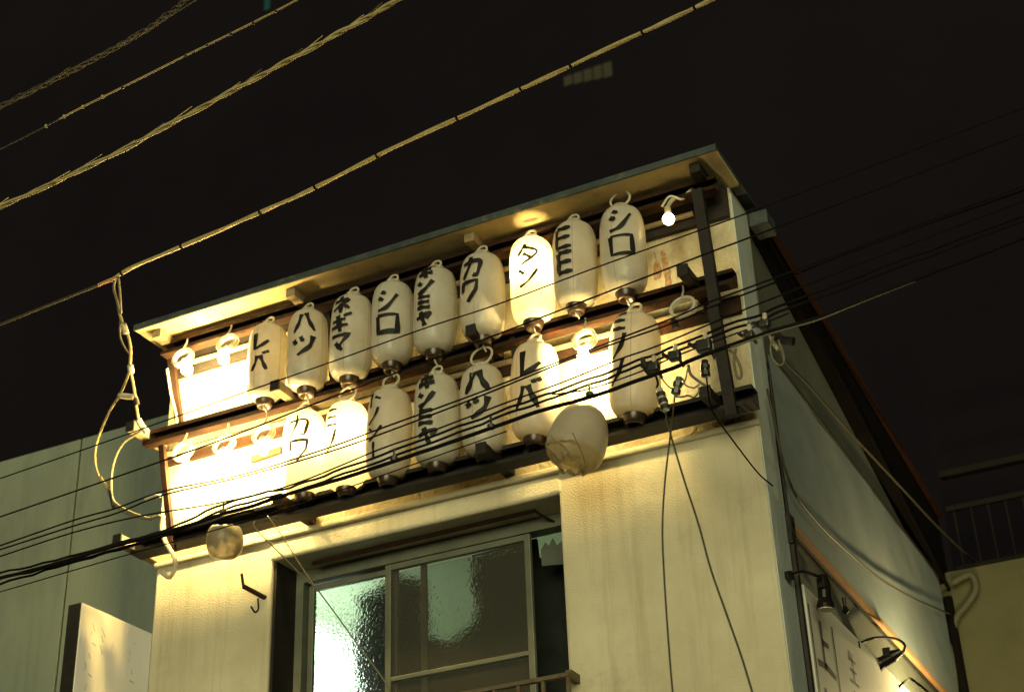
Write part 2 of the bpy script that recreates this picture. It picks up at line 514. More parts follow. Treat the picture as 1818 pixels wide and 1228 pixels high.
# window guard
gz = fy(1000, 1195, -.12).z
gx0, gx1 = -3.85, fy(1012, 1195, -.12).x
GD = thing('window_guard', 'rusty iron guard rail below the window', 'railing', (gx0, -.12, gz))
obj('rail', G().box(gx0, gx1, -.135, -.105, gz - .02, gz), 'rust_guard', GD)
obj('rail', G().box(gx0, gx1, -.13, -.11, gz - .32, gz - .30), 'rust_guard', GD)
for i in range(7):
    x = gx0 + (gx1 - gx0 - .02) * i / 6
    obj('bar', G().box(x, x + .018, -.128, -.112, gz - .3, gz - .02), 'rust_guard', GD)
obj('bracket', G().box(gx1 - .03, gx1, -.105, 0, gz - .025, gz + .02), 'rust_guard', GD)

# ------------------------------------------------------------------ the steel rack for the lanterns
RK = thing('lantern_rack', 'rusty steel rack of channels, posts and arms fixed to the facade', 'rack', (XL, 0, Z_BOT))
def channel(z, x0, x1, y0=-.20, y1=-.13, h=.085, m='rack_steel'):
    g = G().box(x0, x1, y0, y1, z + h - .008, z + h).box(x0, x1, y1 - .008, y1, z + .008, z + h - .008).box(x0, x1, y0, y1, z, z + .008)
    g.box(x0, x1, y0, y0 + .008, z + h - .022, z + h - .0085).box(x0, x1, y0, y0 + .008, z + .0085, z + .022)
    return obj('channel', g, m, RK)
channel(Z_TOPROW - .04, XL + .06, XR - .02)
channel(Z_MID - .06, XL - .02, XR + .02)
channel(Z_BOT - .05, XL - .02, XR + .05, -.22, -.12, .10, 'rack_black')
obj('wall_board', G().box(XL + .02, XR - .012, -.035, .0, 6.30, 6.492), 'rack_black', RK)
obj('wall_board', G().box(XL + .02, XR - .012, -.03, .0, 5.70, 5.80), 'rack_steel', RK)
# slim conduit below each channel, along the wall
for z in (Z_TOPROW - .06, Z_MID - .08):
    obj('conduit', G().tube([(XL + .05, -.055, z), (XR - .2, -.055, z)], .016, 8), 'arm_wood', RK)
# arms standing out from the wall
for z, xs in ((Z_MID, [(-5.70, 'arm_wood'), (-4.67, 'arm_wood'), (-3.40, 'rack_steel'), (-2.17, 'rack_black')]), (Z_BOT, [(-5.72, 'arm_wood'), (-4.62, 'rack_steel'), (-3.36, 'rack_black'), (-2.12, 'rack_black')])):
    for x, mm_ in xs:
        bevel(obj('arm', G().box(x - .028, x + .028, -.34, -.001, z - .03, z + .028), mm_, RK), .004)
        obj('arm_cap', G().box(x - .03, x + .03, -.352, -.341, z - .033, z + .031), 'rack_black', RK)
# posts
def post(a, b, Y, w, m, d=.03):
    p, q = fy(*a, Y), fy(*b, Y)
    obj('post', G().prism([(p.x - w, Y, p.z), (p.x + w, Y, p.z), (q.x + w, Y, q.z), (q.x - w, Y, q.z)], (0, d, 0)), m, RK)
post((1236, 335), (1268, 540), -.235, .029, 'rack_black', .045)
post((1264, 540), (1298, 735), -.237, .029, 'rack_black', .045)
post((300, 622), (320, 782), -.10, .024, 'rack_steel')
post((285, 790), (303, 975), -.225, .018, 'rack_steel')
post((575, 505), (592, 692), -.10, .020, 'rack_black')
post((908, 590), (936, 812), -.16, .016, 'rack_black')
# short steel strap on the bright wall
p, q = fy(445, 815, -.03), fy(498, 797, -.03)
obj('strap', G().prism([(p.x, -.03, p.z - .02), (q.x, -.03, q.z - .02), (q.x, -.03, q.z + .02), (p.x, -.03, p.z + .02)], (0, .02, 0)), 'ink_red', RK)
p = fy(1198, 572, -.15)
obj('strap', G().box(p.x - .016, p.x + .016, -.16, -.14, p.z - .035, p.z + .02), 'rack_black', RK)

# ------------------------------------------------------------------ lettering strokes (u right, v down, unit box)
GL = {
 'ka': [[(.05, .30), (.92, .26), (.88, .72), (.78, .95), (.62, .88)], [(.48, .0), (.42, .45), (.08, .98)]],
 'wa': [[(.10, .48), (.10, .08), (.90, .08), (.84, .50), (.42, 1)]],
 're': [[(.20, .02), (.20, .92), (.60, .74), (.95, .48)]],
 'ha': [[(.38, .08), (.26, .55), (.05, .95)], [(.58, .02), (.75, .5), (.98, .92)]],
 'ba': [[(.36, .2), (.26, .6), (.05, 1)], [(.52, .2), (.70, .6), (.90, 1)], [(.70, .0), (.78, .14)], [(.88, -.06), (.96, .08)]],
 'tsu': [[(.05, .22), (.18, .46)], [(.38, .10), (.50, .36)], [(.95, .08), (.78, .60), (.25, .98)]],
 'shi': [[(.18, .04), (.42, .16)], [(.05, .32), (.30, .46)], [(.04, .95), (.5, .80), (.97, .20)]],
 'ro': [[(.06, .10), (.10, .90), (.94, .88), (.92, .08), (.06, .10)]],
 'ne': [[(.42, -.02), (.55, .14)], [(.10, .28), (.85, .25), (.08, .78)], [(.50, .42), (.50, 1)], [(.62, .52), (.95, .78)]],
 'gi': [[(.10, .36), (.80, .28)], [(.03, .70), (.92, .62)], [(.40, .02), (.56, 1)], [(.76, -.02), (.84, .14)], [(.93, -.08), (1.0, .08)]],
 'ki': [[(.10, .36), (.88, .28)], [(.03, .70), (.95, .62)], [(.42, .02), (.58, 1)]],
 'ma': [[(.05, .12), (.95, .08), (.50, .72)], [(.28, .50), (.66, .98)]],
 'n': [[(.06, .14), (.34, .36)], [(.10, .96), (.52, .72), (.97, .14)]],
 'mi': [[(.12, .08), (.88, .16)], [(.10, .44), (.86, .52)], [(.08, .80), (.90, .90)]],
 'ya': [[(.04, .44), (.94, .20), (.72, .56)], [(.34, .02), (.62, 1)]],
 'ta': [[(.44, 0), (.05, .52)], [(.38, .16), (.95, .34), (.74, .66), (.20, 1)], [(.30, .46), (.66, .68)]],
 'mo': [[(.12, .04), (.14, .92)], [(.12, .06), (.95, .06)], [(.12, .48), (.92, .48)], [(.12, .92), (.98, .92)]],
 'no': [[(.85, 0), (.62, .55), (.12, 1)]],
 'bar': [[(.5, 0), (.52, 1)]],
 'to': [[(.2, 0), (.2, 1)], [(.5, .35), (.9, .55)]],
}
RB, HB = .121, .275
def prof_r(t):                         # body radius at t = -1 (bottom) .. 1 (top)
    a = abs(t)
    base = .055
    k = (1 - min(1, a) ** 5.2) ** .42
    r = base + (RB - base) * k
    return r * (1 + .03 * (1 - t * t))

def lantern_body(seed, dent=.02, seams=6):
    g = G()
    rows, seg = 30, 40
    for i in range(rows + 1):
        t = -1 + 2 * i / rows
        t = math.copysign(abs(t) ** .82, t)
        for k in range(seg):
            w = 2 * math.pi * k / seg
            nz = mnoise.noise(Vector((math.cos(w) * 1.4 + seed * 3.1, math.sin(w) * 1.4, t * 1.6)))
            fine = mnoise.noise(Vector((math.cos(w) * 4 + seed, math.sin(w) * 4, t * 3)))
            r = prof_r(t) * (1 + dent * 1.6 * nz + dent * .4 * fine)
            if k % (seg // 4) == 3:
                r *= 1.012
            g.v.append((r * math.cos(w), r * math.sin(w), t * HB))
    for i in range(rows):
        for k in range(seg):
            g.f.append((i * seg + k, i * seg + (k + 1) % seg, (i + 1) * seg + (k + 1) % seg, (i + 1) * seg + k))
    g.open = True
    return g

def lettering(chars, phi0, zc, w, h, lw, seed):
    """ribbons that follow the lantern's surface; phi0 = turn of the text from the street direction, degrees (+ = to the right)"""
    g = G()
    g.open = True
    n = len(chars)
    gap = h * .10
    total = n * h + (n - 1) * gap
    rnd = random.Random(seed)
    for ci, ch in enumerate(chars):
        ztop = zc + total / 2 - ci * (h + gap)
        jx, ww = rnd.uniform(-.006, .006), w * rnd.uniform(.93, 1.06)
        for st in GL[ch]:
            pts = [Vector(((u - .5) * ww + jx, ztop - v * h, 0)) for u, v in st]
            if len(pts) > 2 and ch not in ('ro', 're', 'mo', 'wa', 'ma'):
                pts = smooth_path(pts, 6)
            else:
                q = []
                for a_, b_ in zip(pts[:-1], pts[1:]):
                    q += [a_.lerp(b_, k / 6) for k in range(6)]
                pts = q + [pts[-1]]
            m = len(pts)
            n0 = len(g.v)
            ww0 = lw * 1.12 * rnd.uniform(.85, 1.15)
            for i, p_ in enumerate(pts):
                t = (pts[min(i + 1, m - 1)] - pts[max(i - 1, 0)]).normalized()
                nn = Vector((-t.y, t.x, 0))
                s = i / (m - 1)
                wd = ww0 * (.55 + .12 * math.sin(9 * s + seed) - .12 * s)
                for sg in (-1, 1):
                    e = p_ + nn * (wd * sg)
                    r = prof_r(max(-1, min(1, e.y / HB))) + .0055
                    a_ = math.radians(-90 + phi0 + 15) + e.x / RB
                    g.v.append((r * math.cos(a_), r * math.sin(a_), e.y))
            for i in range(m - 1):
                g.f.append((n0 + 2 * i, n0 + 2 * i + 1, n0 + 2 * i + 3, n0 + 2 * i + 2))
    return g

def local(o, parent):
    o.parent = parent
    return o

def lantern(px, py, chars, label, phi0=0, zc=.05, w=.10, h=.14, lw=.024, scale=1.0, tilt=(0, 0), seed=1, body='lantern_plastic', ink='ink', lit=False, dent=.02, Y=LY, ringsz=.030, hang=None, group='white lanterns on the rack'):
    c = fy(px, py, Y)
    t = thing('lantern', label, 'lantern', c, group)
    ORIG[t.name] = Vector((0, 0, 0))
    t.scale = (scale, scale, scale * .95)
    t.rotation_euler = (math.radians(tilt[0]), math.radians(tilt[1]), 0)
    obj('shade', lantern_body(seed, dent), body, t, True)
    cap = G().lathe([(.058, .012), (.060, -.006), (.050, -.030), (.046, -.046), (.034, -.048), (.030, -.030), (.0, -.028)], 20, (0, 0, -HB))
    for sa in (-128 + (seed * 37) % 60, -20 + (seed * 53) % 50):
        g = G()
        g.open = True
        for i in range(25):
            tt = -.96 + 1.92 * i / 24
            for sg in (-1, 1):
                a_ = math.radians(sa) + sg * .011
                r = prof_r(tt) + .0045
                g.v.append((r * math.cos(a_), r * math.sin(a_), tt * HB))
        g.f = [(2 * i, 2 * i + 1, 2 * i + 3, 2 * i + 2) for i in range(24)]
        obj('seam', g, 'seam_line', t)
    bc = obj('bottom_cap', cap, 'cap_brown', t, True)
    if group == 'upper row of lanterns':
        obj('tie_hook', G().tube(smooth_path([(0, 0, -HB - .03), (.006, -.006, -HB - .055), (.012, .012, -HB - .08)]), .005), 'insulator', bc)
    nk = obj('neck', G().lathe([(.056, -.004), (.050, .012), (.048, .030), (.040, .032)], 20, (0, 0, HB)), 'clear_plastic', t, True)
    rp = ring_pts((0, 0, HB + .025 + ringsz), ringsz, ((1, 0, 0), (0, .25, 1)), 22)
    obj('handle', G().tube(rp, .0075, 6, False), 'clear_plastic', t, True)
    if chars:
        obj('lettering', lettering(chars, phi0, zc, w, h, lw, seed), ink, t)
    if lit:
        obj('inner_bulb', G().lathe([(.0, .032), (.018, .027), (.03, .008), (.03, -.008), (.018, -.027), (0, -.032)], 12, (0, 0, .05)), 'bulb_inner', t, True)
    return t

U = 'upper row of lanterns'
Lw = 'lower row of lanterns'
lantern(474, 646, ['re', 'ba'], 'leftmost white lantern of the upper row, two characters at its left edge', 0, .03, .11, .135, .020, .93, (0, 1), 1, group=U)
lantern(546, 624, ['ha', 'tsu'], 'upper row lantern second from the left, two bold black characters', 4, .06, .125, .15, .024, .96, (0, 0), 2, group=U)
lantern(624, 601, ['ne', 'gi', 'ma'], 'upper row lantern third from the left, three black characters', -14, .04, .115, .118, .024, 1.0, (0, 2), 3, group=U)
lantern(697, 577, ['shi', 'ro'], 'upper row lantern with an open square character, left of the middle', 2, .02, .125, .145, .024, .98, (0, 1), 4, group=U)
lantern(773, 554, ['gi', 'n', 'mi', 'ya'], 'upper row lantern with four black characters reaching up to its shoulder', -16, .055, .098, .098, .022, .99, (0, 2), 5, group=U)
lantern(857, 529, ['ka', 'wa'], 'upper row lantern with two characters beside the glowing lantern', -20, .065, .11, .145, .022, 1.0, (0, 1), 6, group=U)
lantern(945, 500, ['ta', 'n'], 'glowing lit lantern in the upper row, thin black characters', 0, .035, .12, .14, .016, .98, (0, 1), 7, lit=True, group=U)
lantern(1021, 472, ['mo', 'mo'], 'upper row lantern with comb-like characters on its left edge', -22, .04, .10, .155, .026, .97, (0, 2), 8, group=U)
lantern(1107, 447, ['shi', 'ro'], 'rightmost lantern of the upper row with square character and large handle', 2, .05, .125, .15, .024, .99, (0, 1), 9, ringsz=.058, group=U)
lantern(541, 806, ['ka', 'wa'], 'overlit lantern at the left end of the lower row, two thin characters', 0, .05, .115, .15, .014, .97, (0, -2), 10, lit=True, group=Lw)  # inner bulb added to brighten it; the bare bulbs nearby overexpose it
lantern(616, 793, ['mi', 'no'], 'overlit lantern second in the lower row with bright handle', -28, .07, .09, .14, .015, .98, (0, 0), 11, lit=True, ringsz=.056, group=Lw)  # bulb inside added likewise, for the glare of its neighbours
lantern(691, 772, ['to', 'no', 'n', 'bar'], 'yellowed lower row lantern with thin faded marks at its left', -26, .02, .09, .098, .014, 1.0, (0, 2), 12, ink='ink', ringsz=.05, group=Lw)
lantern(776, 748, ['ki', 'n', 'mi', 'ya'], 'lower row lantern with four bold characters behind the cables', -14, .03, .105, .105, .024, 1.0, (0, 1), 13, group=Lw)
lantern(858, 730, ['ha', 'tsu'], 'lower row lantern with two bold characters and large clear handle', -2, .05, .135, .15, .028, .97, (0, 0), 14, ringsz=.066, group=Lw)
lantern(950, 696, ['re', 'ba'], 'lower row lantern left of the bare bulb, two characters', -6, .02, .13, .165, .024, 1.03, (0, 3), 15, group=Lw)
lantern(1127, 650, ['mi', 'no', 'no'], 'lower row lantern right of the bare bulb, marks on its left edge', -30, .06, .09, .13, .02, 1.08, (0, 5), 16, group=Lw)

# lantern that has come loose and hangs crookedly, its open end towards the street
def fallen(px, py, Y, size, rot, label, seed, length=1.35, split=.62, body='lantern_grey'):
    c = fy(px, py, Y)
    t = thing('loose_lantern', label, 'lantern', c)
    ORIG[t.name] = Vector((0, 0, 0))
    t.rotation_euler = rot
    seg, rows = 40, 30
    def pt(s_, k, crumple):
        a_ = s_ * math.pi
        w = 2 * math.pi * k / seg
        n1 = mnoise.noise(Vector((math.cos(w) * 1.3 + seed, math.sin(w) * 1.3, s_ * 2)))
        n2 = mnoise.noise(Vector((math.cos(w) * 5 + seed, math.sin(w) * 5, s_ * 9)))
        r = size * max(0.0, math.sin(min(a_, math.pi))) ** .62 * (1 + .05 * n1 + crumple * .10 * n2)
        z = size * length * math.cos(a_) * (1 - .30 * crumple) + crumple * .04 * n2
        return (r * math.cos(w), r * math.sin(w), z)
    cut = int(rows * split)
    def skin(i0, i1, cr):
        g = G()
        for i in range(i0, i1 + 1):
            for k in range(seg):
                g.v.append(pt(i / rows, k % seg, cr * min(1, (i - i0) / 3)))
        for i in range(i1 - i0):
            for k in range(seg):
                g.f.append((i * seg + k, (i + 1) * seg + k, (i + 1) * seg + (k + 1) % seg, i * seg + (k + 1) % seg))
        g.open = True
        return g
    obj('shade', skin(0, cut, 0), body, t, True)
    obj('torn_end', skin(cut, rows - 2, 1.0), 'torn_film', t, True)
    for i in range(3):
        ps = [pt(cut / rows + .035 * j, int(22 + i * 5 + j) % seg, .6) for j in range(7)]
        obj('torn_rib', G().tube([Vector(q) * 1.01 for q in ps], .0035, 5), 'arm_wood', t)
    return t
fallen(1024, 786, -.42, .150, (math.radians(-12), math.radians(15), 0), 'loose grey lantern hanging crookedly below the rack, torn end showing', 3)
fallen(399, 960, -.30, .104, (math.radians(195), math.radians(12), 0), 'crumpled loose lantern dangling under the left end of the rack', 8, 1.0, .8, 'lantern_dull')

# ------------------------------------------------------------------ bare bulbs in clear ring hangers
def bare(px, py, label, mat_='bulb_bright', ring=None, Y=-.22, rr=.062, br=.034, globe=True):
    c = fy(px, py, Y)
    t = thing('light_bulb' if globe else 'ring_hanger', label, 'light bulb' if globe else 'hanger', c, 'bare bulbs on the rack' if globe else None)
    if globe:
        obj('globe', G().lathe([(.0, br), (br * .6, br * .8), (br, 0), (br * .6, -br * .8), (0, -br)][::-1] if False else [(br * math.sin(math.pi * i / 8), br * math.cos(math.pi * i / 8)) for i in range(9)], 14, c), mat_, t, True)
        obj('socket', G().lathe([(.012, .028), (.018, .036), (.018, .075), (.010, .08)], 12, c), 'sock', t, True)
    if ring:
        rc = fy(*ring, Y)
        for s, rad in ((0, rr), (1, rr * .96)):
            rp = ring_pts(rc + Vector((0, -.012 + .02 * s, -.004 * s)), rad, ((1, .15 * s, 0), (0, .35, 1)), 22, .3 * s, 2 * math.pi + .3 * s)
            obj('hanger_ring', G().tube(rp, .010, 6, False), 'clear_plastic', t, True)
        obj('hook', G().tube(smooth_path([rc + Vector((0, 0, rr)), rc + Vector((.004, .02, rr + .05)), rc + Vector((0, .03, rr + .085))]), .006), 'insulator', t)
        if globe:
            obj('flex', G().tube([c + Vector((0, 0, .078)), rc + Vector((0, 0, -.3 * rr))], .008), 'sock', t)
    return t
bare(332, 656, 'bare lit bulb at the upper left corner of the rack', ring=(325, 634))
bare(397, 637, 'second bare lit bulb of the upper row, beside the leftmost lantern', ring=(404, 609))
bare(330, 832, 'bare lit bulb at the lower left corner of the rack', ring=(325, 800))
bare(395, 818, 'second bare lit bulb of the lower row from the left', ring=(398, 788))
bare(466, 797, 'third bare lit bulb of the lower row, beside the overlit lanterns', ring=(468, 770))
bare(1036, 632, 'bare lit bulb in the lower row between lanterns on the right', ring=(1038, 603))
bare(1187, 389, 'small dim bulb at the upper right corner of the rack', 'bulb_soft')
bare(1215, 560, 'empty clear ring hanger at the right end of the lower row', ring=(1213, 546), rr=.066, globe=False)
# wiring above the small bulb
c = fy(1187, 389, -.22)
tag(obj('bulb_flex', G().tube(smooth_path([c + Vector((0, 0, .075)), c + Vector((.03, .02, .13)), c + Vector((.09, .05, .15)), c + Vector((.14, .08, .22))]), .012, 7).tube(smooth_path([c + Vector((-.03, 0, .09)), c + Vector((.02, .0, .14)), c + Vector((.08, .03, .12)), c + Vector((.12, .08, .2))]), .007), 'insulator', origin=c), 'tangled pale flex above the small dim bulb', 'wire')

# white conduit at the left post
tag(obj('white_conduit', G().tube(smooth_path([fy(297, 655, -.1), fy(304, 700, -.1), fy(314, 745, -.1), fy(306, 780, -.12)]), .010, 7), 'sock', origin=fy(297, 655, -.1)), 'pale conduit beside the upper left post of the rack', 'conduit')
tag(obj('white_conduit', G().tube(smooth_path([fy(290, 915, -.24), fy(287, 938, -.24), fy(294, 962, -.24), fy(309, 988, -.22), fy(311, 1006, -.2), fy(301, 1024, -.2), fy(288, 1016, -.2)]), .013, 7), 'sock', origin=fy(290, 915, -.24)), 'pale conduit ending in a hook under the lower left corner of the rack', 'conduit')

# ------------------------------------------------------------------ side of the building: tarp, signboard, spotlights
T = thing('tarp_banner', 'long off-white tarp panel stretched along the side wall', 'tarp', (XR, .28, 4.62))
g = G()
ny, nz = 60, 14
for i in range(ny + 1):
    for j in range(nz + 1):
        y = .29 + (4.18 - .29) * i / ny
        z = 4.63 + (5.60 - 4.63) * j / nz
        d = .010 * mnoise.noise(Vector((y * 1.6 + z * 1.3, z * .8, 3))) + .006 * mnoise.noise(Vector((y * 4 + z * 4, z * 2, 9)))
        g.v.append((XR + .016 + d, y, z))
for i in range(ny):
    for j in range(nz):
        a_ = i * (nz + 1) + j
        g.f.append((a_, a_ + nz + 1, a_ + nz + 2, a_ + 1))
g.open = True
obj('sheet', g, 'tarp', T, True)
obj('edge_rope', G().tube([(XR + .02, .29, 5.605), (XR + .02, 4.18, 5.605)], .009), 'rack_black', T)
obj('bottom_batten', G().box(XR + .002, XR + .03, .29, 4.18, 4.595, 4.625), 'orange_trim', T)  # brown bar, its warm orange light put into the colour

S = thing('shop_signboard', 'white signboard with black brush lettering low on the side wall', 'sign', (XR, .3, 3.2))
bevel(obj('board', G().box(XR - .01, XR + .04, .31, 2.6, 2.9, 4.30), 'sign_white', S), .006)
def sign_strokes(strokes, y0, z0, w, h, lw, ink, name):
    g = G()
    g.open = True
    for st in strokes:
        pts = [Vector((u, v, 0)) for u, v in st]
        m_ = len(pts)
        for i in range(m_ - 1):
            a_, b_ = pts[i], pts[i + 1]
            A = Vector((0, y0 + a_.x * w, z0 - a_.y * h))
            Bq = Vector((0, y0 + b_.x * w, z0 - b_.y * h))
            t = (Bq - A).normalized()
            nn = Vector((0, -t.z, t.y)) * lw
            X = XR + .0425
            A -= t * lw * .4
            Bq += t * lw * .4
            g.add([(X, (A + nn).y, (A + nn).z), (X, (A - nn).y, (A - nn).z), (X, (Bq - nn * .7).y, (Bq - nn * .7).z), (X, (Bq + nn * .7).y, (Bq + nn * .7).z)], [(0, 1, 2, 3)])
    return obj(name, g, ink, S)
def sp(px, py):
    p_ = fx(px, py, XR + .0425)
    return p_.y, p_.z
a_, b_ = sp(1437, 1086), sp(1480, 1136)
sign_strokes([[(0, 0), (0, 1)], [(1, 0), (1, 1)]], a_[0], 4.20, b_[0] - a_[0], 1.2, .010, 'ink', 'border_line')
y0 = sp(1449, 1110)[0]
wq = (b_[0] - a_[0]) * .62
yq = a_[0] + (b_[0] - a_[0]) * .18
sign_strokes([[(.42, 0), (.40, 1)], [(.42, .42), (.82, .40)], [(-.05, .98), (.5, .92), (1.1, 1.0)]], yq, 4.16, wq, .24, .018, 'ink', 'lettering')
sign_strokes([[(.2, .05), (.15, .3)], [(.0, .3), (.5, .25)], [(.28, .1), (.25, .95)], [(.55, .2), (1, .15)], [(.75, 0), (.75, .45)], [(.5, .5), (1.05, .45)], [(.62, .55), (.5, .98)], [(.85, .55), (.9, .9), (1.1, .85)], [(.1, .6), (.45, .7)]], yq, 3.82, wq, .26, .013, 'ink', 'lettering')
yz = sp(1505, 1165)[0]
sign_strokes([[(.3, 0), (.15, .3)], [(.2, .25), (.85, .25)], [(.5, .05), (.5, .95)], [(.2, .6), (.8, .6)], [(.05, .97), (.95, .97)]], yz, 4.16, .17, .17, .009, 'ink_faded', 'lettering')
sign_strokes([[(.2, .05), (.2, .9), (.85, .9)], [(.2, .45), (.75, .3)], [(.85, .0), (.95, .12)]], yz + .02, 3.95, .15, .15, .009, 'ink_faded', 'lettering')
sign_strokes([[(.5, 0), (.5, 1)]], yz + .02, 3.77, .15, .12, .009, 'ink_faded', 'lettering')
sign_strokes([[(.3, .1), (.25, .6), (.05, .95)], [(.6, .1), (.6, .9), (.95, .65)]], yz + .02, 3.62, .15, .14, .009, 'ink_faded', 'lettering')

# thin conduit that carries the spotlights
tag(obj('lamp_conduit', G().tube([(XR + .03, .32, 4.55), (XR + .03, 3.6, 4.53)], .008), 'rack_black', origin=(XR, .32, 4.5)), 'thin dark conduit running under the tarp on the side wall', 'conduit')

def spotlight(head, tail, X, arm_px, label, lit=False, rad=.034, dy=0.0):
    a_ = fx(*tail, X)
    b_ = fy(*head, a_.y + dy)
    t = thing('spotlight', label, 'spotlight', a_, 'black spotlights on the side wall')
    d = (b_ - a_).normalized()
    body = [a_ - d * .03, a_ - d * .028, a_, a_ + d * .02, b_ - d * .05, b_ - d * .02, b_]
    obj('barrel', G().tube(body, [rad * .3, rad * .6, rad * .8, rad, rad, rad * 1.3, rad * 1.35], 16), 'lamp_black', t, False)
    ap = smooth_path([fx(*p_, XR + .02 + (X - XR - .02) * i / (len(arm_px) - 1)) for i, p_ in enumerate(arm_px)] + [a_ - d * .02])
    obj('arm', G().tube(ap, .008, 7), 'lamp_black', t, True)
    obj('mount', G().lathe([(0, .02), (.025, .018), (.025, -.018), (0, -.02)], 10, fx(*arm_px[0], XR + .02)), 'lamp_black', t)
    k = a_.lerp(b_, .35)
    obj('knuckle', G().box(k.x - .02, k.x + .02, k.y - .05, k.y - .03, k.z + .0, k.z + .05), 'lamp_black', t)
    obj('lens', G().tube([b_ + d * .001, b_ + d * .006], rad * 1.1, 14), 'spot_bulb' if lit else 'insulator', t)
    return t
spotlight((1466, 1080), (1462, 1030), XR + .14, [(1400, 1022), (1425, 1014), (1452, 1022)], 'upper black cylinder spotlight hanging straight down near the corner')
spotlight((1553, 1183), (1592, 1160), XR + .14, [(1519, 1145), (1550, 1132), (1585, 1132), (1605, 1142), (1604, 1155)], 'middle black cylinder spotlight pointing sideways on its curved arm')
fl = Vector((XR + .34, 2.55, 4.08))
t = thing('flood_lamp', 'lit flood lamp at the bottom edge throwing warm light up the side wall', 'lamp', fl)
obj('globe', G().lathe([(.05 * math.sin(math.pi * i / 8), .05 * math.cos(math.pi * i / 8)) for i in range(9)], 14, fl), 'spot_bulb', t, True)
obj('holder', G().lathe([(.0, -.14), (.03, -.135), (.034, -.06), (.05, -.052), (.052, -.02)], 14, fl), 'lamp_black', t, True)
obj('arm', G().tube(smooth_path([fx(1590, 1225, XR + .02), fx(1610, 1207, XR + .10), fx(1632, 1215, XR + .3), fl + Vector((.0, .1, -.05)), fl + Vector((0, 0, -.12))]), .008, 7), 'lamp_black', t, True)
tag(obj('cable_clip', G().lathe([(.0, .05), (.012, .045), (.010, .0), (.02, -.03), (0, -.05)], 8, fx(1500, 1075, XR + .06)), 'lamp_black', origin=fx(1500, 1075, XR + .06)), 'small black clamp between the two upper spotlights', 'clamp')
# drooping wire across the tarp
tag(obj('drooping_wire', G().tube(smooth_path([fx(*q, XR + .05) for q in ((1362, 690), (1400, 850), (1445, 920), (1500, 975), (1560, 1025), (1620, 1060), (1665, 1080), (1692, 1092))]), .007), 'wire_dim', origin=fx(1360, 655, XR + .05)), 'slack dark wire drooping across the tarp', 'wire')

# ------------------------------------------------------------------ neighbour on the right, behind
RW = thing('rear_building', 'pale plaster building behind, at the right edge, lit from below', 'building', (XR, 4.26, 0))
obj('wall', G().box(XR - .1, 3.2, 4.27, 4.6, 0, 5.66), 'wall_back', RW)
obj('upper_wall', G().box(XR - .1, 3.2, 5.6, 5.9, 0, 8.4), 'far_dark', RW)
rl = obj('balcony_rail', G().box(-1.9, 3.2, 4.70, 4.74, 6.30, 6.34).box(-1.9, 3.2, 4.70, 4.74, 5.82, 5.85), 'far_rail', RW)
for i in range(26):
    x = -1.85 + i * .13
    obj('bar', G().box(x, x + .012, 4.714, 4.726, 5.85, 6.30), 'far_rail', rl)
obj('upper_beam', G().box(-1.9, 3.2, 4.68, 4.76, 6.58, 6.63), 'far_rail', RW)
gp = [fy(*q, 4.2) for q in ((1690, 1035), (1722, 1020), (1733, 1045), (1715, 1075), (1699, 1095), (1694, 1130), (1697, 1228))]
tag(obj('gooseneck_pipe', G().tube(smooth_path(gp), .026, 10), 'pipe_dull', origin=gp[0], smooth=True), 'curved pale gooseneck pipe on the wall behind at the right', 'pipe')
obj('void_shade', G().tube([(XR + .05, 4.20, 0), (XR + .05, 4.20, 5.45)], .035, 10), 'roof_dark', B, True)  # dark upright added for the shaded void between the buildings
# ------------------------------------------------------------------ neighbour on the left: panel cladding
LB = thing('panel_building', 'grey-green building clad in large smooth panels at the left', 'building', (XL - 3, .6, 0))
obj('wall', G().box(-11, XL - .02, .615, 5, 0, 6.44), 'joint_dark', LB)
xs = [-11, -8.9, -6.93, XL - .02]
for i in range(3):
    for j, (z0, z1) in enumerate(((0, 2.05), (2.06, 4.16), (4.17, 6.46))):
        bevel(obj('panel', G().box(xs[i] + .008, xs[i + 1] - .008, .60, .614, z0, z1), 'siding', LB), .003)
# projecting box sign
SX = -6.18
q0 = fx(145, 1068, SX)
q1 = fx(262, 1122, SX)
BS = thing('box_sign', 'cream projecting box sign with faded writing between the two buildings', 'sign', (SX, .6, 3.5))
bevel(obj('case', G().box(SX - .10, SX - .004, q0.y, .595, 3.3, q0.z), 'rack_black', BS), .004)
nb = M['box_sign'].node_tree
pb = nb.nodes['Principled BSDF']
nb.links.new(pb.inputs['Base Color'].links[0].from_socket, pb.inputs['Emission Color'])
pb.inputs['Emission Strength'].default_value = .24  # faint glow added to lift the face; it holds no lamp
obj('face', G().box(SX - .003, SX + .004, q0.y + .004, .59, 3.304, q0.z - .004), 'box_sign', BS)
rnd = random.Random(5)
for k, (u0, cnt) in enumerate(((.14, 7), (.30, 3), (.70, 5))):
    g = G()
    for j in range(cnt):
        y = q0.y + (.6 - q0.y) * u0 + rnd.uniform(-.02, .03)
        z = q0.z - .10 - .06 * j + rnd.uniform(-.01, .01)
        g.tube([(SX + .0045, y, z), (SX + .0045, y + rnd.uniform(-.01, .04), z - rnd.uniform(.005, .05))], .0035, 4)
    obj('faded_writing', g, 'sign_faint', BS)

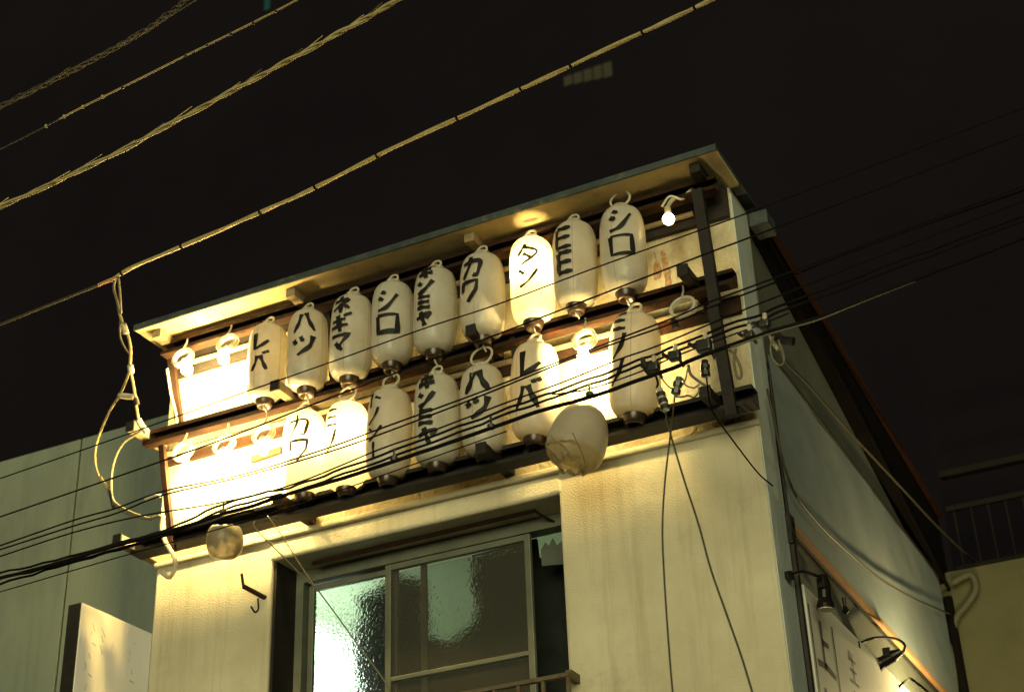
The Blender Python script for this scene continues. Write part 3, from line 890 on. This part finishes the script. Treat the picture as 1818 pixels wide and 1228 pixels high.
# ------------------------------------------------------------------ far dark block with two faint windows
FB = thing('distant_block', 'tall unlit apartment block barely visible in the night sky', 'building', (-14, 22, 0))
bx0, bx1 = -75.0, 40.0
obj('wall', G().box(bx0, bx1, 22, 30, 0, 60), 'far_dark', FB)
p, q = fy(1000, 150, 21.9), fy(1088, 128, 21.9)
for i in range(5):
    x = p.x + (q.x - p.x) * i / 5
    obj('lit_window', G().box(x, x + (q.x - p.x) / 5 - .05, 21.95, 21.99, p.z - .04 * i, p.z + .26), 'far_window', FB)
p = fy(470, 8, 21.9)
obj('lit_window', G().box(p.x - .05, p.x + .12, 21.95, 21.99, p.z - .15, p.z + .5), 'far_green', FB)

# ------------------------------------------------------------------ overhead wires in front of the facade
def wire(px, Y, r, mat_, label, wob=0, name='overhead_wire', seg=6, sub=6, Yend=None, cat='wire'):
    n = len(px)
    pts = [fy(x, y, Y if Yend is None else Y + (Yend - Y) * i / (n - 1)) for i, (x, y) in enumerate(px)]
    pts = smooth_path(pts, sub)
    if wob:
        pts = [p_ + Vector((0, 0, wob * mnoise.noise(p_ * 9))) for p_ in pts]
    if isinstance(r, tuple):
        r = [r[0] + (r[1] - r[0]) * i / (len(pts) - 1) for i in range(len(pts))]
    return tag(obj(name, G().tube(pts, r, seg), mat_, origin=pts[0], smooth=True), label, cat, 'overhead wires')
YW = -1.2
wire([(-60, 870), (0, 849), (139, 801), (300, 744), (400, 708), (595, 640), (750, 584), (884, 540), (1050, 478), (1242, 409), (1317, 382), (1560, 290), (1900, 160)], YW, .0035, 'wire_black', 'uppermost thin wire crossing the upper row of lanterns')
wire([(-60, 938), (0, 917), (181, 855), (400, 778), (570, 712), (750, 644), (1022, 540), (1255, 450), (1325, 424), (1560, 335), (1900, 205)], YW, .0042, 'wire_black', 'second thin wire from the top, passing above the middle channel')
w3 = [(-60, 988), (0, 968), (131, 923), (208, 901), (292, 871), (430, 842), (573, 798), (685, 757), (850, 697), (1025, 629), (1196, 564), (1255, 538), (1374, 494), (1560, 425), (1900, 300)]
wire(w3, YW, .0042, 'wire_black', 'upper wire of the close pair across the lower lanterns')
wire([(x, y + 7 + 3 * math.sin(x / 90)) for x, y in w3], YW + .03, .0042, 'wire_black', 'lower wire of the close pair across the lower lanterns')
wire([(-60, 1005), (0, 987), (129, 945), (247, 916), (400, 890), (524, 858), (672, 798), (750, 771), (832, 740), (903, 713), (997, 679), (1096, 639), (1164, 615), (1263, 574), (1340, 542), (1394, 521), (1560, 455), (1900, 325)], YW + .05, .0040, 'wire_black', 'single thin wire just above the wavy cables')
w5 = [(-60, 1034), (0, 1018), (119, 988), (247, 953), (304, 936), (400, 893), (514, 864), (610, 831), (746, 782), (874, 735), (955, 706), (1035, 677), (1096, 654), (1141, 637), (1228, 603), (1280, 580), (1342, 562), (1399, 538), (1560, 478), (1900, 350)]
wire(w5, YW, .0058, 'wire_black', 'upper wavy black cable of the main bundle', .012)
wire([(x, y + 10) for x, y in w5], YW + .02, .0058, 'wire_black', 'lower wavy black cable of the main bundle', .012)
w7 = [(-60, 1041), (0, 1026), (116, 995), (243, 957), (304, 942), (396, 912), (450, 897), (519, 874), (610, 848), (746, 803), (856, 765), (953, 731), (1047, 705), (1136, 674), (1200, 651), (1233, 637), (1297, 613), (1369, 588), (1446, 566), (1500, 545), (1640, 490), (1900, 390)]
wire(w7, YW - .03, .0092, 'wire_black', 'thick black main cable at the bottom of the bundle', .003, 'overhead_cable')
wire([(x, y + 4) for x, y in w7[16:20] + [(1560, 521), (1625, 496)]], YW - .06, (.0045, .0008), 'wire_grey', 'pale line added as the lit edge of the main cable at the right')  # thin tapering tube added as the highlight along the cable
wire([(-60, 1052), (0, 1037), (119, 1000), (198, 978), (243, 966), (330, 940), (450, 904)], YW + .04, .006, 'wire_black', 'wavy cable joining the bundle at the far left', .016)
wire([(-60, 1066), (0, 1050), (119, 1015), (223, 985), (400, 935), (560, 885), (750, 818), (900, 765)], YW + .1, .003, 'wire_black', 'lowest hair-thin wire under the bundle at the left')
# messenger wire with ties close above the main cable
wire([(980, 700), (1047, 690), (1136, 660), (1200, 632), (1290, 598), (1345, 578), (1400, 556)], YW, .0035, 'wire_black', 'short messenger wire above the main cable at the right')
for i, (x, y) in enumerate(((1047, 700), (872, 757), (700, 815), (396, 908))):
    p = fy(x, y, YW - .03)
    tag(obj('cable_tie', G().lathe([(.014, -.012), (.019, -.008), (.019, .008), (.014, .012)], 8, p).box(p.x - .004, p.x + .004, p.y - .004, p.y + .004, p.z, p.z + .055), 'clamp_black', origin=p),
        ('black cable tie right of the loose lantern', 'black cable tie over the lantern with the large clear handle', 'black cable tie over the yellowed lantern', 'black cable tie in front of the glowing left wall')[i], 'cable tie', 'cable ties')
# splice clamps
def clamp(px, py, label, s=1.0, rot=0.0):
    p = fy(px, py, YW - .02)
    t = thing('wire_clamp', label, 'clamp', p, 'wire clamps on the main cable')
    bevel(obj('body', G().box(p.x - .028 * s, p.x + .028 * s, p.y - .02, p.y + .02, p.z - .022 * s, p.z + .024 * s), 'clamp_black', t), .01, 3)
    obj('bolt', G().lathe([(0, .03), (.010, .028), (.010, -.01), (0, -.012)], 8, (p.x + .01 * s, p.y - .01, p.z + .02 * s)), 'insulator', t)
    obj('jaw', G().tube([p + Vector((-.03 * s, 0, .0)), p + Vector((-.055 * s, 0, .025 * s))], .009), 'clamp_black', t)
    obj('lug', G().tube([p + Vector((.02 * s, 0, -.02)), p + Vector((.035 * s, 0, -.06 * s))], .008), 'clamp_black', t)
clamp(1160, 652, 'leftmost black splice clamp where the twin drop wires start')
clamp(1198, 632, 'second black splice clamp from the left')
clamp(1250, 614, 'large black splice clamp before the dark right post', 1.25)
clamp(1330, 595, 'small black clamp over the pier edge', .8)
clamp(1357, 576, 'small black clamp in front of the side wall', .9)
p_ = [fy(1140, 636, YW), fy(1146, 655, YW), fy(1157, 668, YW)]
tag(obj('spacer_bar', G().tube(p_, .012, 7), 'clamp_black', origin=p_[0]), 'slanting black spacer bar across the cables by the leftmost clamp', 'spacer')
# insulator sticks and pigtails
def pig(pts, r, mat_, label, Y=YW, name='pigtail_wire', cat='wire'):
    q = smooth_path([fy(x, y, Y) for x, y in pts], 7)
    return tag(obj(name, G().tube(q, r, 7), mat_, origin=q[0], smooth=True), label, cat)
def stick(a_, b_, label, n=3, mat_='insulator'):
    p0_, p1_ = fy(*a_, YW), fy(*b_, YW)
    t = thing('insulator_stick', label, 'insulator', p0_, 'strain insulators')
    obj('rod', G().tube([p0_, p1_], .016, 8), mat_, t, True)
    for i in range(n):
        k = p0_.lerp(p1_, (i + .7) / (n + .4))
        obj('fitting', G().tube([k, k + (p1_ - p0_).normalized() * .02], .022, 8), 'clamp_black', t)
stick((1170, 690), (1182, 728), 'pale strain insulator with black fittings left of the drop wires')
stick((1206, 670), (1199, 700), 'grey strain insulator at the centre of the drop wires', 2, 'aluminium')
stick((1251, 640), (1253, 668), 'dark strain insulator below the large clamp', 2, 'clamp_black')
pig([(1164, 666), (1168, 680), (1166, 690), (1172, 696)], .005, 'wire_black', 'short black pigtail above the left insulator')
pig([(1175, 672), (1190, 688), (1206, 688), (1216, 676), (1221, 655)], .0035, 'wire_grey', 'thin grey pigtail sagging between the insulators')
pig([(1222, 648), (1226, 664), (1240, 676), (1252, 684)], .0065, 'wire_grey', 'thick grey pigtail curving to the dark insulator')
pig([(1212, 672), (1218, 684), (1232, 688), (1242, 682)], .0035, 'wire_grey', 'small grey wire curl under the main cable')
pig([(1198, 704), (1212, 704), (1222, 702), (1232, 705), (1240, 696), (1241, 688)], .0045, 'wire_grey', 'wavy grey tail wire below the insulators')
pig([(1294, 621), (1303, 628), (1313, 648), (1316, 662), (1314, 671), (1308, 668), (1304, 652), (1303, 636), (1306, 620)], .0065, 'wire_grey', 'narrow loop of grey cable hanging beside the dark post')
pig([(1374, 596), (1368, 616), (1372, 636), (1384, 648), (1392, 642), (1390, 624), (1382, 604)], .004, 'wire_grey', 'thin wire loop in front of the side wall')
pig([(1182, 730), (1186, 752), (1196, 790), (1214, 850), (1240, 930), (1262, 1010), (1290, 1090), (1318, 1170), (1345, 1260)], .0046, 'wire_dim', 'right twisted drop wire falling across the pier', -1.1, 'drop_wire')
pig([(1198, 702), (1194, 740), (1188, 790), (1180, 860), (1176, 940), (1179, 1020), (1184, 1100), (1190, 1180), (1197, 1260)], .0042, 'wire_dim', 'left drop wire hanging straight down the pier', -1.1, 'drop_wire')
q = smooth_path([fy(1254, 668, -1.15), fy(1258, 700, -1.05), fy(1266, 732, -.95), fy(1300, 780, -.6), fy(1345, 838, -.15), fx(1372, 862, XR + .03)], 7)
tag(obj('drop_wire', G().tube(q, .004, 7), 'wire_black', origin=q[0], smooth=True), 'thin black wire slanting over the pier edge to the corner pipe', 'wire')
# wires that slant down to the left of the window
pig([(452, 925), (454, 938), (500, 985), (545, 1030), (565, 1048), (640, 1150), (680, 1205), (700, 1240)], .0035, 'wire_grey', 'thin slack wire falling across the left window pane', -.5, 'drop_wire')
pig([(475, 915), (500, 950), (535, 1005), (562, 1045)], .003, 'wire_pale', 'short pale wire joining the slack wire at the window', -.5, 'drop_wire')
# service drop along the side wall
tag(obj('service_cable', G().tube(smooth_path([fy(1384, 604, -1.2), fx(1392, 640, -1.80), fx(1430, 678, -1.82), fx(1480, 735, -1.82), fx(1530, 790, -1.82), fx(1600, 865, -1.82), fx(1680, 950, -1.80), fx(1750, 1010, -1.75), fx(1900, 1120, -1.7)], 10), .008, 7), 'wire_dim', origin=fy(1384, 604, -1.2), smooth=True), 'knotted service cable running back along the side wall', 'cable')
p = fy(1388, 604, -1.15)
t = thing('strain_clamp', 'black strain clamp holding the service cable at the corner', 'clamp', p)
obj('body', G().tube([p + Vector((-.03, 0, .04)), p, p + Vector((.05, 0, -.02))], .02, 8), 'clamp_black', t)
obj('fitting', G().tube([p + Vector((-.05, 0, .06)), p + Vector((-.04, 0, .0)), p + Vector((-.02, 0, -.04))], .009, 7), 'insulator', t)

# ------------------------------------------------------------------ wires higher over the street
def twisted(px, Y, label, r=.010, turns=18, mat_='wire_pale', amp=.016, strands=3, fringe=0, tie=0):
    path = smooth_path([fy(x, y, Y) for x, y in px], 30)
    n = len(path)
    t = thing('wrapped_cable', label, 'cable', path[0], 'overhead wires')
    for s in range(strands):
        pts = []
        for i, p_ in enumerate(path):
            a_ = 2 * math.pi * (turns * i / n + s / strands)
            pts.append(p_ + Vector((0, amp * math.cos(a_), amp * math.sin(a_))))
        obj('strand', G().tube(pts, r * (1 if s == 0 else .7), 6), mat_, t, True)
    if fringe:
        for k in range(fringe):
            i = int((k + .3) / fringe * (n - 8))
            a_, b_ = path[i], path[min(n - 1, i + 12)]
            obj('lashing', G().tube([a_ + Vector((0, 0, -.004)), b_ + Vector((0, 0, .018 + .010 * (k % 3)))], .0025, 5), 'wire_dim' if k % 2 else mat_, t)
    if tie:
        for k in range(tie):
            i = int((k + .5) / tie * (n - 2))
            a_, b_ = path[i], path[i + 1]
            d = (b_ - a_).normalized()
            obj('tie', G().tube([a_, a_ + d * .012], r * 1.25 + amp, 7), 'wire_black', t)
    return t
twisted([(-80, 410), (0, 368), (180, 285), (350, 195), (480, 125), (600, 60), (710, -2), (800, -60)], -2.2, 'thick lashed cable crossing the upper left of the sky', .0085, 9, 'wire_pale', .006, 2, 22)
twisted([(195, 498), (250, 468), (410, 400), (510, 356), (615, 305), (735, 245), (890, 175), (955, 144), (1083, 85), (1195, 32), (1268, -2), (1350, -45)], -1.0, 'long pale cable rising from the left anchor to the top edge', .010, 6, 'wire_pale', .004, 2, 0, 11)
wire([(-60, 600), (60, 552), (130, 524), (200, 496)], -1.0, .008, 'wire_dim', 'dim continuation of the pale cable at the left edge')
wire([(-80, 302), (-10, 270), (60, 235), (105, 212)], -2.6, .003, 'wire_dim', 'dim far end of the thin straight wire at the left edge')
wire([(105, 212), (147, 190), (218, 155), (330, 99), (410, 60), (490, 20), (526, 1), (620, -48)], -2.6, .0045, 'wire_pale', 'thin straight wire with small knots, upper left')
for i, (x, y) in enumerate(((82, 224), (114, 207), (147, 190), (182, 172), (218, 155), (330, 99), (368, 80), (410, 60), (450, 41), (490, 20))):
    p = fy(x, y, -2.6)
    tag(obj('wire_knot', G().lathe([(.0, .010), (.007, .006), (.007, -.006), (0, -.010)], 8, p), 'wire_pale' if i < 4 else 'clamp_black', origin=p), ('first', 'second', 'third', 'fourth', 'fifth', 'sixth', 'seventh', 'eighth', 'ninth', 'tenth')[i] + ' small knot from the left on the thin straight wire', 'knot', 'knots on the thin wire')
twisted([(-60, 225), (0, 190), (120, 130), (210, 82), (280, 40), (330, 0), (380, -40)], -1.6, 'dim frayed cable in the top left corner', .006, 8, 'wire_dim', .012, 3, 8)
wire([(-60, 222), (0, 192), (160, 105), (260, 55), (352, -2), (430, -45)], -1.7, .004, 'wire_dim', 'dim thin wire beside the frayed cable in the top left corner')

# anchor assembly at the left end of the pale cable
A = thing('cable_anchor', 'chain of pale fittings hanging from the cable at the left', 'anchor', fy(205, 492, -1.0))
def ap(pts, r, mat_, name, Y0=-1.0, Y1=-.34):
    q = [fy(x, y, Y0 + (Y1 - Y0) * max(0, min(1, (y - 492) / 280))) for x, y in pts]
    return obj(name, G().tube(smooth_path(q, 6), r, 7), mat_, A, True)
ap([(205, 492), (202, 512), (208, 535), (212, 558)], .008, 'wire_grey', 'cable')
ap([(210, 492), (213, 520), (215, 556)], .007, 'wire_grey', 'cable')
ap([(212, 556), (220, 580), (228, 598), (232, 622), (230, 655)], .009, 'wire_pale', 'cable')
ap([(214, 560), (213, 595), (222, 618), (232, 630)], .006, 'wire_grey', 'cable')
ap([(219, 575), (224, 592)], .020, 'insulator', 'fitting')
ap([(231, 648), (233, 662)], .018, 'insulator', 'fitting')
ap([(212, 702), (240, 705)], .018, 'insulator', 'fitting')
ap([(231, 655), (222, 680), (212, 702), (192, 735), (172, 785), (169, 820), (178, 850), (192, 868)], .0075, 'wire_pale', 'cable')
ap([(232, 660), (238, 690), (242, 720), (246, 745)], .009, 'wire_pale', 'cable')
ap([(240, 705), (244, 718)], .016, 'clamp_black', 'fitting')
ap([(245, 744), (252, 757), (262, 768)], .020, 'insulator', 'fitting')
ap([(250, 765), (220, 785), (202, 820), (197, 865), (205, 895), (230, 912), (262, 920), (285, 915)], .009, 'wire_grey', 'cable')
ap([(192, 868), (198, 885), (215, 900), (240, 912), (270, 922)], .008, 'wire_grey', 'cable')
ap([(178, 848), (184, 858), (192, 868)], .012, 'wire_pale', 'fitting')
ap([(196, 870), (202, 900)], .013, 'clamp_black', 'fitting')
ap([(258, 886), (272, 881), (284, 880)], .012, 'insulator', 'fitting')
obj('spike', G().tube([fy(175, 506, -1.0), fy(208, 492, -1.0)], .010, 7), 'orange_trim', A)
